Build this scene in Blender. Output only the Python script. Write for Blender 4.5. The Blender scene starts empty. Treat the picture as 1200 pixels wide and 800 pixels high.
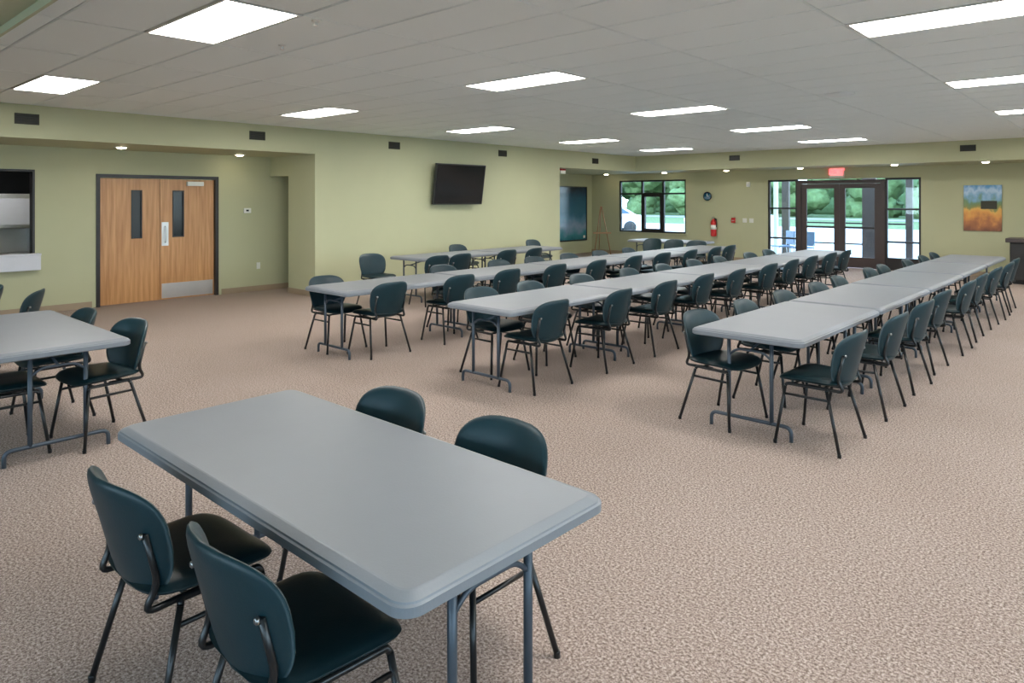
import bpy, bmesh, math, random
from mathutils import Vector, Matrix
random.seed(7)
C = bpy.context.scene.collection
S = bpy.context.scene
PI = math.pi

# ---------------------------------------------------------------- camera
cam_d = bpy.data.cameras.new('camera')
cam = bpy.data.objects.new('camera', cam_d); C.objects.link(cam); S.camera = cam
FPX = 814.0; YAW = math.atan(740/814)
cam_d.sensor_fit = 'HORIZONTAL'; cam_d.sensor_width = 36.0
cam_d.lens = 36.0*FPX/1200.0
cam_d.shift_y = -(400.0-234.0)/1200.0
cam_d.clip_start = 0.05; cam_d.clip_end = 400
cam.location = (0, 0, 1.70)
cam.rotation_euler = (PI/2, 0, YAW)

# ---------------------------------------------------------------- world
W = bpy.data.worlds.new('sky'); S.world = W; W.use_nodes = True
nt = W.node_tree; nt.nodes.clear()
wo = nt.nodes.new('ShaderNodeOutputWorld'); bg = nt.nodes.new('ShaderNodeBackground')
tc = nt.nodes.new('ShaderNodeTexCoord'); sx = nt.nodes.new('ShaderNodeSeparateXYZ')
cr = nt.nodes.new('ShaderNodeValToRGB')
cr.color_ramp.elements[0].position = 0.0; cr.color_ramp.elements[0].color = (0.72, 0.86, 1.0, 1)
cr.color_ramp.elements[1].position = 0.7; cr.color_ramp.elements[1].color = (0.40, 0.62, 1.0, 1)
nt.links.new(tc.outputs['Generated'], sx.inputs[0]); nt.links.new(sx.outputs['Z'], cr.inputs[0])
nt.links.new(cr.outputs[0], bg.inputs[0]); nt.links.new(bg.outputs[0], wo.inputs[0])
bg.inputs[1].default_value = 4.6

# ---------------------------------------------------------------- exposure
S.view_settings.view_transform = 'Standard'; S.view_settings.look = 'None'
S.view_settings.exposure = 1.30; S.view_settings.gamma = 1.0
S.view_settings.use_curve_mapping = False
PANEL_E = 11.5          # brightness of the ceiling light panels
SPOT_E = 16.0           # small downlights

# daylight portals sit in the openings (they only guide sampling of the sky)
def portal(loc, rot, sx_, sy_):
    l = bpy.data.lights.new('portal', 'AREA'); l.shape = 'RECTANGLE'; l.size = sx_; l.size_y = sy_
    l.cycles.is_portal = True
    o = bpy.data.objects.new('window_portal', l); C.objects.link(o); o.location = loc; o.rotation_euler = rot

# ---------------------------------------------------------------- materials
def nodes(name):
    m = bpy.data.materials.new(name); m.use_nodes = True
    n = m.node_tree.nodes; b = n['Principled BSDF']
    return m, n, m.node_tree.links, b
def plain(name, col, rough=0.5, metal=0.0, spec=0.5, noise=0.0, scale=20, bump=0.0, bscale=80, coat=0):
    m, n, l, b = nodes(name)
    b.inputs['Base Color'].default_value = (*col, 1); b.inputs['Roughness'].default_value = rough
    b.inputs['Metallic'].default_value = metal; b.inputs['Specular IOR Level'].default_value = spec
    if coat: b.inputs['Coat Weight'].default_value = coat; b.inputs['Coat Roughness'].default_value = 0.15
    if noise or bump:
        t = n.new('ShaderNodeTexCoord')
    if noise:
        z = n.new('ShaderNodeTexNoise'); z.inputs['Scale'].default_value = scale; z.inputs['Detail'].default_value = 5
        mx = n.new('ShaderNodeMixRGB'); mx.inputs[1].default_value = (*[c*(1-noise) for c in col], 1)
        mx.inputs[2].default_value = (*[min(1, c*(1+noise)) for c in col], 1)
        l.new(t.outputs['Object'], z.inputs['Vector']); l.new(z.outputs[0], mx.inputs[0]); l.new(mx.outputs[0], b.inputs['Base Color'])
    if bump:
        z2 = n.new('ShaderNodeTexNoise'); z2.inputs['Scale'].default_value = bscale; z2.inputs['Detail'].default_value = 3
        bp = n.new('ShaderNodeBump'); bp.inputs['Strength'].default_value = bump; bp.inputs['Distance'].default_value = 0.004
        l.new(t.outputs['Object'], z2.inputs['Vector']); l.new(z2.outputs[0], bp.inputs['Height']); l.new(bp.outputs[0], b.inputs['Normal'])
    return m
def emit(name, col, e):
    m, n, l, b = nodes(name)
    b.inputs['Base Color'].default_value = (0.8, 0.8, 0.8, 1)
    b.inputs['Emission Color'].default_value = (*col, 1); b.inputs['Emission Strength'].default_value = e
    return m
M = {}
M['wall'] = plain('sage_paint', (0.47, 0.475, 0.30), 0.6, noise=0.03, scale=3, bump=0.05, bscale=300)
M['soffit'] = plain('soffit_paint', (0.47, 0.475, 0.30), 0.6, noise=0.03, scale=3)
M['tile'] = plain('ceiling_tile', (0.83, 0.89, 0.87), 0.85, noise=0.04, scale=90, bump=0.25, bscale=220)
M['joint'] = plain('ceiling_grid', (0.80, 0.84, 0.82), 0.7)
M['dark_metal'] = plain('bronze_frame', (0.018, 0.015, 0.015), 0.4, noise=0.1, scale=4)
M['brown_metal'] = plain('brown_door_frame', (0.055, 0.038, 0.035), 0.4, noise=0.1, scale=4)
M['black'] = plain('black_steel', (0.008, 0.009, 0.010), 0.3, noise=0.1, scale=30)
M['vent'] = plain('dark_vent', (0.035, 0.035, 0.02), 0.6, noise=0.1)
M['leather'] = plain('teal_vinyl', (0.004, 0.016, 0.020), 0.36, noise=0.25, scale=9, bump=0.10, bscale=160, spec=0.28)
M['back_vinyl'] = plain('teal_vinyl_back', (0.006, 0.028, 0.037), 0.42, noise=0.22, scale=9, bump=0.10, bscale=160, spec=0.4)
M['bolt'] = plain('bright_bolt', (0.35, 0.35, 0.35), 0.35, 1.0, noise=0.05)
M['tabletop'] = plain('grey_plastic', (0.200, 0.215, 0.238), 0.44, noise=0.04, scale=6, bump=0.08, bscale=120, spec=0.38)
M['table_leg'] = plain('grey_table_steel', (0.06, 0.078, 0.10), 0.38, 0.2, noise=0.1, scale=10)
M['white'] = plain('white_plastic', (0.75, 0.75, 0.70), 0.5, noise=0.03)
M['silver'] = plain('brushed_steel', (0.62, 0.62, 0.62), 0.35, 0.9, noise=0.08, scale=5)
M['red'] = plain('red_enamel', (0.55, 0.02, 0.02), 0.35, noise=0.05)
M['base'] = plain('tan_baseboard', (0.33, 0.25, 0.17), 0.5, noise=0.05)
M['easel'] = plain('easel_wood', (0.30, 0.15, 0.06), 0.5, noise=0.2, scale=15)
M['screen'] = plain('tv_glass', (0.012, 0.013, 0.014), 0.14, noise=0.05)
M['tvback'] = plain('tv_bezel', (0.02, 0.02, 0.02), 0.4, noise=0.05)
M['cloth'] = plain('counter_white', (0.62, 0.63, 0.68), 0.6, noise=0.05, scale=8)
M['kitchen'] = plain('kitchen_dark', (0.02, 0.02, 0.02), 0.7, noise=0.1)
M['pavement'] = plain('pale_concrete', (0.36, 0.34, 0.31), 0.9, noise=0.06, scale=1.5)
M['road'] = plain('asphalt', (0.16, 0.15, 0.15), 0.9, noise=0.08, scale=2)
M['grass'] = plain('lawn_green', (0.055, 0.095, 0.022), 0.95, noise=0.2, scale=3, bump=0.3)
M['foliage'] = plain('tree_leaves', (0.10, 0.165, 0.065), 0.9, noise=0.6, scale=4, bump=0.8, bscale=6)
M['bark'] = plain('bark', (0.12, 0.09, 0.06), 0.9, noise=0.2)
M['carwhite'] = plain('car_white', (0.75, 0.75, 0.77), 0.25, noise=0.02, coat=0.5)
M['carglass'] = plain('car_glass', (0.03, 0.06, 0.09), 0.1, noise=0.05)
M['rubber'] = plain('tyre_rubber', (0.015, 0.015, 0.015), 0.7, noise=0.1)
M['light'] = emit('light_panel', (1.0, 0.975, 0.93), PANEL_E)
M['spot'] = emit('downlight_lens', (1.0, 0.86, 0.62), SPOT_E)
M['exitred'] = emit('exit_red', (1.0, 0.03, 0.04), 1.6)
M['exitglow'] = emit('exit_glow', (1.0, 0.25, 0.25), 0.22)
M['outblue'] = plain('patio_chair_blue', (0.10, 0.15, 0.24), 0.5, noise=0.1)

def mat_glass():
    m = bpy.data.materials.new('window_glass'); m.use_nodes = True
    n = m.node_tree.nodes; l = m.node_tree.links; n.clear()
    o = n.new('ShaderNodeOutputMaterial'); mx = n.new('ShaderNodeMixShader'); f = n.new('ShaderNodeFresnel'); f.inputs[0].default_value = 1.45
    t = n.new('ShaderNodeBsdfTransparent'); t.inputs[0].default_value = (0.90, 0.95, 0.94, 1)
    g = n.new('ShaderNodeBsdfGlossy'); g.inputs['Roughness'].default_value = 0.02
    l.new(f.outputs[0], mx.inputs[0]); l.new(t.outputs[0], mx.inputs[1]); l.new(g.outputs[0], mx.inputs[2]); l.new(mx.outputs[0], o.inputs[0])
    return m
M['glass'] = mat_glass()

def mat_carpet():
    m, n, l, b = nodes('speckled_carpet')
    t = n.new('ShaderNodeTexCoord')
    z = n.new('ShaderNodeTexNoise'); z.inputs['Scale'].default_value = 85; z.inputs['Detail'].default_value = 6; z.inputs['Roughness'].default_value = 0.85
    r = n.new('ShaderNodeValToRGB'); e = r.color_ramp.elements
    e[0].position = 0.40; e[0].color = (0.11, 0.075, 0.062, 1); e[1].position = 0.60; e[1].color = (0.64, 0.54, 0.49, 1)
    k = e.new(0.5); k.color = (0.335, 0.262, 0.226, 1)
    z2 = n.new('ShaderNodeTexNoise'); z2.inputs['Scale'].default_value = 0.7; z2.inputs['Detail'].default_value = 4
    r2 = n.new('ShaderNodeValToRGB'); r2.color_ramp.elements[0].position = 0.3; r2.color_ramp.elements[0].color = (0.90, 0.88, 0.86, 1)
    r2.color_ramp.elements[1].position = 0.7; r2.color_ramp.elements[1].color = (1, 1, 1, 1)
    mx = n.new('ShaderNodeMixRGB'); mx.blend_type = 'MULTIPLY'; mx.inputs[0].default_value = 1
    z3 = n.new('ShaderNodeTexVoronoi'); z3.inputs['Scale'].default_value = 110
    bp = n.new('ShaderNodeBump'); bp.inputs['Strength'].default_value = 0.25; bp.inputs['Distance'].default_value = 0.004
    l.new(t.outputs['Object'], z.inputs['Vector']); l.new(t.outputs['Object'], z2.inputs['Vector']); l.new(t.outputs['Object'], z3.inputs['Vector'])
    l.new(z.outputs[0], r.inputs[0]); l.new(z2.outputs[0], r2.inputs[0]); l.new(r.outputs[0], mx.inputs[1]); l.new(r2.outputs[0], mx.inputs[2])
    l.new(mx.outputs[0], b.inputs['Base Color']); l.new(z3.outputs[0], bp.inputs['Height']); l.new(bp.outputs[0], b.inputs['Normal'])
    b.inputs['Roughness'].default_value = 0.95; b.inputs['Specular IOR Level'].default_value = 0.15
    return m
M['carpet'] = mat_carpet()

def mat_wood():
    m, n, l, b = nodes('maple_door')
    t = n.new('ShaderNodeTexCoord'); mp = n.new('ShaderNodeMapping'); mp.inputs['Scale'].default_value = (6, 6, 0.35)
    z = n.new('ShaderNodeTexNoise'); z.inputs['Scale'].default_value = 4; z.inputs['Detail'].default_value = 6
    r = n.new('ShaderNodeValToRGB'); e = r.color_ramp.elements
    e[0].position = 0.3; e[0].color = (0.42, 0.19, 0.065, 1); e[1].position = 0.75; e[1].color = (0.66, 0.36, 0.155, 1)
    l.new(t.outputs['Object'], mp.inputs[0]); l.new(mp.outputs[0], z.inputs['Vector']); l.new(z.outputs[0], r.inputs[0]); l.new(r.outputs[0], b.inputs['Base Color'])
    b.inputs['Roughness'].default_value = 0.35
    return m
M['wood'] = mat_wood()

def mat_picture(name, stops, axis, nscale, amt, rough=0.4):
    """printed picture: bands of colour along an axis, broken up by noise (Generated coordinates)"""
    m, n, l, b = nodes(name)
    t = n.new('ShaderNodeTexCoord'); s = n.new('ShaderNodeSeparateXYZ'); z = n.new('ShaderNodeTexNoise')
    z.inputs['Scale'].default_value = nscale; z.inputs['Detail'].default_value = 4
    ad = n.new('ShaderNodeMath'); ad.operation = 'MULTIPLY_ADD'; ad.inputs[1].default_value = amt
    sb = n.new('ShaderNodeMath'); sb.operation = 'SUBTRACT'; sb.inputs[1].default_value = amt*0.5
    r = n.new('ShaderNodeValToRGB'); e = r.color_ramp.elements
    e[0].position = stops[0][0]; e[0].color = (*stops[0][1], 1); e[1].position = stops[-1][0]; e[1].color = (*stops[-1][1], 1)
    for p, c in stops[1:-1]: k = e.new(p); k.color = (*c, 1)
    l.new(t.outputs['Generated'], s.inputs[0]); l.new(t.outputs['Generated'], z.inputs['Vector'])
    l.new(z.outputs[0], ad.inputs[0]); l.new(s.outputs[axis], ad.inputs[2]); l.new(ad.outputs[0], sb.inputs[0]); l.new(sb.outputs[0], r.inputs[0])
    l.new(r.outputs[0], b.inputs['Base Color']); b.inputs['Roughness'].default_value = rough
    return m
M['canvas'] = mat_picture('field_painting', [(0.0, (0.20, 0.07, 0.03)), (0.20, (0.45, 0.16, 0.05)), (0.33, (0.75, 0.33, 0.07)), (0.46, (0.80, 0.45, 0.10)),
    (0.53, (0.25, 0.27, 0.08)), (0.66, (0.16, 0.28, 0.14)), (0.76, (0.22, 0.42, 0.62)), (0.88, (0.50, 0.66, 0.82)), (1.0, (0.12, 0.33, 0.62))], 2, 4, 0.6)
M['poster'] = mat_picture('blue_poster', [(0.0, (0.02, 0.14, 0.18)), (0.12, (0.05, 0.22, 0.26)), (0.25, (0.22, 0.30, 0.42)), (0.36, (0.10, 0.22, 0.32)), (0.5, (0.03, 0.13, 0.20)),
    (0.75, (0.02, 0.10, 0.17)), (1.0, (0.005, 0.02, 0.05))], 2, 4, 0.35, 0.2)

# ---------------------------------------------------------------- mesh helpers
class MB:
    def __init__(s): s.v = []; s.f = []; s.sm = []
    def add(s, vs, fs, smooth=False, mat=None):
        o = len(s.v)
        for p in vs: s.v.append(tuple(mat @ Vector(p)) if mat else tuple(p))
        for f in fs: s.f.append(tuple(i+o for i in f)); s.sm.append(smooth)
        return s
    def box(s, x0, x1, y0, y1, z0, z1, mat=None):
        vs = [(x, y, z) for x in (x0, x1) for y in (y0, y1) for z in (z0, z1)]
        return s.add(vs, [(0,1,3,2), (4,6,7,5), (0,4,5,1), (2,3,7,6), (0,2,6,4), (1,5,7,3)], False, mat)
    def bevbox(s, x0, x1, y0, y1, z0, z1, b=0.01, mat=None):
        """box with chamfered edges"""
        bm = bmesh.new(); 
        vs = [bm.verts.new((x, y, z)) for x in (x0, x1) for y in (y0, y1) for z in (z0, z1)]
        for f in [(0,1,3,2), (4,6,7,5), (0,4,5,1), (2,3,7,6), (0,2,6,4), (1,5,7,3)]: bm.faces.new([vs[i] for i in f])
        bmesh.ops.bevel(bm, geom=bm.edges[:], offset=b, segments=2, affect='EDGES', profile=0.6)
        bm.verts.index_update()
        s.add([v.co[:] for v in bm.verts], [tuple(v.index for v in f.verts) for f in bm.faces], False, mat); bm.free()
        return s
    def tube(s, pts, r, n=8, fillet=0.0, caps=True, seg=5, r2=None):
        P = [Vector(p) for p in pts]
        if fillet > 0 and len(P) > 2:
            Q = [P[0]]
            for i in range(1, len(P)-1):
                a = (P[i-1]-P[i]); c = (P[i+1]-P[i]); f = min(fillet, a.length*0.49, c.length*0.49)
                A = P[i]+a.normalized()*f; B = P[i]+c.normalized()*f
                for k in range(seg+1):
                    t = k/seg; Q.append(A*(1-t)**2+P[i]*2*t*(1-t)+B*t*t)
            Q.append(P[-1]); P = Q
        up = None; vs = []; fs = []; L = len(P)
        for i, p in enumerate(P):
            d = (P[min(i+1, L-1)]-P[max(i-1, 0)]).normalized()
            if up is None:
                up = Vector((0, 0, 1)) if abs(d.z) < 0.9 else Vector((1, 0, 0))
            sd = d.cross(up).normalized(); up = sd.cross(d).normalized()
            rr = r if r2 is None else r+(r2-r)*i/(L-1)
            for k in range(n):
                a = 2*PI*k/n; vs.append(p+sd*math.cos(a)*rr+up*math.sin(a)*rr)
        for i in range(L-1):
            for k in range(n):
                fs.append((i*n+k, i*n+(k+1) % n, (i+1)*n+(k+1) % n, (i+1)*n+k))
        s.add(vs, fs, True)
        if caps:
            o = len(s.v)-len(vs)
            s.f.append(tuple(o+k for k in range(n))[::-1]); s.sm.append(False)
            s.f.append(tuple(o+(L-1)*n+k for k in range(n))); s.sm.append(False)
        return s
    def lathe(s, prof, n=24, mat=None, smooth=True):
        vs = []; fs = []
        for r, z in prof:
            for k in range(n): a = 2*PI*k/n; vs.append((r*math.cos(a), r*math.sin(a), z))
        for i in range(len(prof)-1):
            for k in range(n): fs.append((i*n+k, i*n+(k+1) % n, (i+1)*n+(k+1) % n, (i+1)*n+k))
        fs.append(tuple(range(n))[::-1]); fs.append(tuple((len(prof)-1)*n+k for k in range(n)))
        return s.add(vs, fs, smooth, mat)
    def pad(s, outline, thick, bend, n=36, rings=6, puff=0.0):
        """cushion: closed outline(theta)->(x,y), thickness profile, bend(x,y,z)->xyz"""
        vs = []; fs = []
        fr = [0.0]+[math.sin(PI/2*(k/rings)) for k in range(1, rings+1)]
        def prof(f): return thick*0.5*(max(0, 1-f**7))**0.5 + puff*(1-f*f)
        for side in (1, -1):
            vs.append(bend(0, 0, side*prof(0) if side > 0 else -thick*0.5))
            for f in fr[1:]:
                for k in range(n):
                    x, y = outline(2*PI*k/n)
                    t = prof(f) if side > 0 else -thick*0.5*(max(0, 1-f**7))**0.5
                    vs.append(bend(x*f, y*f, t))
        R = rings; N = 1+R*n
        for side in (0, 1):
            o = side*N
            for k in range(n):
                a, b_ = o+1+k, o+1+(k+1) % n
                fs.append((o, a, b_) if side == 0 else (o, b_, a))
                for q in range(R-1):
                    a0 = o+1+q*n+k; a1 = o+1+q*n+(k+1) % n
                    fs.append((a0, a0+n, a1+n, a1) if side == 0 else (a1, a1+n, a0+n, a0))
        base = 1+(R-1)*n
        for k in range(n):
            a, b_ = base+k, base+(k+1) % n
            fs.append((a, a+N, b_+N, b_))
        return s.add(vs, fs, True)
    def mesh(s, name, mat):
        me = bpy.data.meshes.new(name); me.from_pydata(s.v, [], s.f)
        me.polygons.foreach_set('use_smooth', s.sm); me.materials.append(M[mat]); me.update()
        bm = bmesh.new(); bm.from_mesh(me); bmesh.ops.recalc_face_normals(bm, faces=bm.faces); bm.to_mesh(me); bm.free()
        return me
    def build(s, name, mat, parent=None, loc=None, rot=None):
        o = bpy.data.objects.new(name, s.mesh(name, mat)); C.objects.link(o)
        if parent: o.parent = parent
        if loc: o.location = loc
        if rot: o.rotation_euler = rot
        return o
def tag(o, label, cat, group=None, kind=None):
    o['label'] = label; o['category'] = cat
    if group: o['group'] = group
    if kind: o['kind'] = kind
    return o
def thing(name, label, cat, loc=(0, 0, 0), rotz=0, group=None):
    o = bpy.data.objects.new(name, None); C.objects.link(o); o.empty_display_size = 0.1
    o.location = loc; o.rotation_euler = (0, 0, rotz)
    return tag(o, label, cat, group)
def struct(o, label=None):
    o['kind'] = 'structure'
    if label: o['label'] = label
    return o
def sempty(name, label, loc=(0, 0, 0), rot=(0, 0, 0)):
    o = bpy.data.objects.new(name, None); C.objects.link(o); o.location = loc; o.rotation_euler = rot
    return struct(o, label)
def instance(me, name, parent, loc=(0, 0, 0), rot=(0, 0, 0)):
    o = bpy.data.objects.new(name, me); C.objects.link(o); o.parent = parent; o.location = loc; o.rotation_euler = rot
    return o
def copy_tree(o, parent=None):
    c = o.copy(); C.objects.link(c); c.parent = parent
    for ch in kids.get(o.name, []): copy_tree(ch, c)
    return c
kids = {}

# ---------------------------------------------------------------- room shell
CZ = 2.93; SZ = 2.50
XT = -10.7; XD = -12.25; YS = 6.66; YE = 13.53; YF = 17.0; YB = 18.5; XP = -13.3; XR = 3.2; YN = -4.2
struct(MB().box(-13.6, XR+.2, YN-.2, YB+.15, -0.12, 0.0).build('floor', 'carpet'), 'speckled brown and beige carpet over the whole hall floor')

# walls made of solid pieces round their openings; one object per wall
def wall_pieces(axis, at, th, a0, a1, z0, z1, holes):
    """axis 'x': plane x=at, runs along y; thickness goes from at to at+th"""
    mb = MB(); cuts = sorted(holes); cur = a0
    def seg(u0, u1, w0, w1):
        if u1-u0 < 1e-4 or w1-w0 < 1e-4: return
        p, q = sorted((at, at+th))
        if axis == 'x': mb.box(p, q, u0, u1, w0, w1)
        else: mb.box(u0, u1, p, q, w0, w1)
    for (u0, u1, w0, w1) in cuts:
        seg(cur, u0, z0, z1); seg(u0, u1, z0, w0); seg(u0, u1, w1, z1); cur = u1
    seg(cur, a1, z0, z1)
    return mb
struct(wall_pieces('x', XT, -0.12, YS, YE, 0, CZ+.3, []).build('wall_left', 'wall'), 'long plain sage green wall that carries the television')
PW = (1.2, 2.88, 0.88, 2.15)                        # kitchen pass-through (y0,y1,z0,z1)
DY0, DY1, DZ = 3.70, 5.66, 2.11
wl = struct(wall_pieces('x', XD, -0.15, YN, 9.5, 0, CZ+.3, [PW, (DY0, DY1, 0, DZ)]).build('wall_left', 'wall'), 'recessed sage green wall with the wooden double doors')
struct(MB().box(XT-.89, XT-.12, YS, YS+.12, 0, SZ).box(XD, XT-.89, YS, YS+.12, 2.14, SZ).build('wall_left', 'wall'), 'short return wall with dark corridor opening beside double doors')
struct(MB().box(XT-.89, XT-.77, YS+.12, 9.5, 0, SZ).box(XD, XT-.77, 9.4, 9.5, 0, SZ).box(XD-.15, XT-.77, YS+.12, 9.5, 2.2, 2.3).build('wall_left', 'wall'), 'shadowed corridor walls behind the corner')
struct(MB().box(XP, XT-.12, YE-.12, YE, 0, SZ).build('wall_left', 'wall'), 'end return of the television wall at the alcove')
struct(wall_pieces('x', XP, -0.15, YE-.12, YB+.15, 0, CZ+.3, []).build('wall_left', 'wall'), 'alcove side wall with the framed blue poster')
WIN = (-12.25, -9.93, 0.70, 2.30)
STO = (-7.50, -3.86, 0.0, 2.23)
struct(wall_pieces('y', YB, 0.15, XP, XR+.15, 0, CZ+.3, [WIN, STO]).build('wall_back', 'wall'), 'sage green back wall with window and glass entrance doors')
RW = [(-3.4, -1.2, .9, 2.4), (-0.6, 1.6, .9, 2.4), (2.4, 4.6, .9, 2.4), (5.6, 7.8, .9, 2.4), (8.8, 11.0, .9, 2.4), (12.0, 14.2, .9, 2.4)]
struct(wall_pieces('x', XR, 0.15, YN-.15, YB+.15, 0, CZ+.3, RW).build('wall_right', 'wall'), 'sage green window wall to the right of the hall')
NW = [(-9.4, -7.2, .9, 2.4), (-6.2, -4.0, .9, 2.4), (-3.0, -0.8, .9, 2.4), (0.0, 2.2, .9, 2.4)]
struct(wall_pieces('y', YN, -0.15, XD-.15, XR+.15, 0, CZ+.3, NW).build('wall_front', 'wall'), 'sage green wall with windows behind the viewer')

# soffits
struct(MB().box(XD, XT, YN, YS, SZ, CZ+.05).build('trim_1', 'soffit'), 'green soffit above the wooden double doors')
struct(MB().box(XP, XT, YE, YB, SZ, CZ+.05).box(XT, XR, YF, YB, SZ, CZ+.05).build('trim_2', 'soffit'), 'green soffit along the back wall and alcove')
struct(MB().box(XT, XR, YN, 0.80, SZ, CZ+.05).build('trim_3', 'soffit'), 'green soffit over the near end of the hall')
struct(MB().box(XT, XR, 0.785, 0.80, SZ-.035, SZ+.30).build('trim_4', 'wall'), 'pale edge strip of the near soffit')
struct(MB().box(XD-3.6, XR+.3, YN-.3, YB+.3, CZ+.3, CZ+.45).build('ceiling', 'joint'), 'roof slab above the suspended ceiling')
# corridor + kitchen boxes
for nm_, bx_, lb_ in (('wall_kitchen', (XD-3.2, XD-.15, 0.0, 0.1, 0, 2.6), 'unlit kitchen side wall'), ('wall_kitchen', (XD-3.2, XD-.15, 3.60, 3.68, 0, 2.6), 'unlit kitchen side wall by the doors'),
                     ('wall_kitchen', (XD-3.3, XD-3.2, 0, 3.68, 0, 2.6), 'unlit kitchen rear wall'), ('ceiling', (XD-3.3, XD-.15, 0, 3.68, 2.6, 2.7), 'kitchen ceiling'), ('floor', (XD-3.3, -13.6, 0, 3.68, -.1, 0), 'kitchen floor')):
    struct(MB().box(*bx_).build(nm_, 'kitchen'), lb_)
kl = thing('oven_fill_light', 'added fill panel brightening the oven in the dark kitchen', 'light', (XD-.95, 2.55, 2.6))  # invented glowing panel, added only to brighten the oven in the hatch
MB().bevbox(-.17, .17, -.32, .32, -.03, 0, .005).build('housing', 'white', kl); MB().box(-.14, .14, -.29, .29, -.035, -.028).build('diffuser', 'light', kl)

# baseboards
bb = MB(); bb.box(XT, XT+.012, YS, YE, 0, .10)
struct(bb.build('baseboard_left', 'base'), 'tan vinyl baseboard below the television wall')
struct(MB().box(XD, XD+.012, YN, DY0-.06, 0, .10).box(XD, XD+.012, DY1+.06, 9.4, 0, .10).box(XT-.89, XT, YS-.012, YS, 0, .10).build('baseboard_left', 'base'), 'tan vinyl baseboard beside the double doors')
struct(MB().box(XP, STO[0]-.05, YB-.012, YB, 0, .10).box(STO[1]+.05, XR, YB-.012, YB, 0, .10).build('baseboard_back', 'base'), 'tan vinyl baseboard along the back wall')
struct(MB().box(XR-.012, XR, YN, YB, 0, .10).build('baseboard_right', 'base'), 'tan vinyl baseboard along the right wall')
struct(MB().box(XD, XR, YN, YN+.012, 0, .10).build('baseboard_front', 'base'), 'tan vinyl baseboard along the near wall')

# ---------------------------------------------------------------- ceiling with tiles
TX, TY = 1.29, 0.5383
X0, Y0 = -5.43, 1.95
ceil = struct(MB().box(XT-.0, XR, 0.8, YF, CZ+.02, CZ+.10).build('ceiling', 'joint'), 'suspended ceiling of pale grey tiles')
lights = {}
for j in (-1, 0, 1, 2):
    for k in range(5): lights[(j*3, k*6)] = (j, k)
cache = {}; stuff = MB(); visible = 0
for i in range(-5, 8):
    for j in range(-3, 31):
        x0 = max(X0+i*TX, XT)+.004; x1 = min(X0+(i+1)*TX, XR)-.004
        y0 = max(Y0+j*TY, 0.82)+.004; y1 = min(Y0+(j+1)*TY, YF)-.004
        if x1-x0 < .04 or y1-y0 < .04 or (i, j) in lights: continue
        w, d = round(x1-x0, 3), round(y1-y0, 3)
        if x0 < 0.6:
            if (w, d) not in cache:
                cache[(w, d)] = MB().box(-w/2+.008, w/2-.008, -d/2+.008, d/2-.008, 0, .004).box(-w/2, w/2, -d/2, d/2, .004, .03).mesh('ceiling_tile', 'tile')
            instance(cache[(w, d)], 'ceiling_tile', ceil, ((x0+x1)/2, (y0+y1)/2, CZ))
        else: stuff.box(x0, x1, y0, y1, CZ, CZ+.03)
so = stuff.build('ceiling_tiles', 'tile', ceil); so['kind'] = 'stuff'

lf = MB(); W2, D2 = TX-.014, TY-.014
lf.box(-W2/2, W2/2, -D2/2, -D2/2+.022, -.006, .03).box(-W2/2, W2/2, D2/2-.022, D2/2, -.006, .03).box(-W2/2, -W2/2+.022, -D2/2+.022, D2/2-.022, -.006, .03).box(W2/2-.022, W2/2, -D2/2+.022, D2/2-.022, -.006, .03)
lfm = lf.mesh('frame', 'white')
lpm = MB().box(-W2/2+.022, W2/2-.022, -D2/2+.022, D2/2-.022, 0.0, .012).mesh('diffuser', 'light')
coln = {-1: 'column along the television wall', 0: 'middle column', 1: 'column on the right of the photo', 2: 'column past the right edge'}
ordn = ['first', 'second', 'third', 'fourth', 'fifth', 'sixth', 'seventh', 'eighth', 'ninth', 'tenth', 'eleventh', 'twelfth']
for (i, j), (c, k) in lights.items():
    if c == 2 and k > 4: continue
    t = thing('ceiling_light', 'lit ceiling light panel, %s along the %s' % (ordn[k], coln[c]), 'ceiling light',
              (X0+(i+.5)*TX, Y0+(j+.5)*TY, CZ), 0, 'ceiling light panels')
    instance(lfm, 'frame', t); instance(lpm, 'diffuser', t)

# downlights under the soffits
dl_r = MB().lathe([(.072, -.012), (.10, -.010), (.105, 0), (.072, 0)], 24).mesh('trim_ring', 'white')
dl_l = MB().lathe([(.02, -.030), (.05, -.025), (.071, -.010), (.071, .0)], 24).mesh('lens', 'spot')
dls = [(-11.44, 3.80, 'above the left leaf of the wooden double doors'), (-11.83, 5.85, 'between double doors and corridor opening'), (-11.44, 1.6, 'over the kitchen hatch, just out of the picture'),
       (-12.39, 18.0, 'in the alcove left of the back window'), (-10.35, 18.0, 'above the back window'), (-8.35, 17.8, 'above the fire extinguisher'),
       (-6.35, 17.7, 'left of the exit sign over the entrance'), (-4.17, 17.45, 'right of the exit sign over the entrance'), (-2.45, 17.45, 'above the orange field picture')]
for x, y, w in dls:
    t = thing('downlight', 'small round warm downlight in the soffit ' + w, 'downlight', (x, y, SZ), 0, 'soffit downlights')
    instance(dl_r, 'trim_ring', t); instance(dl_l, 'lens', t)

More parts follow.
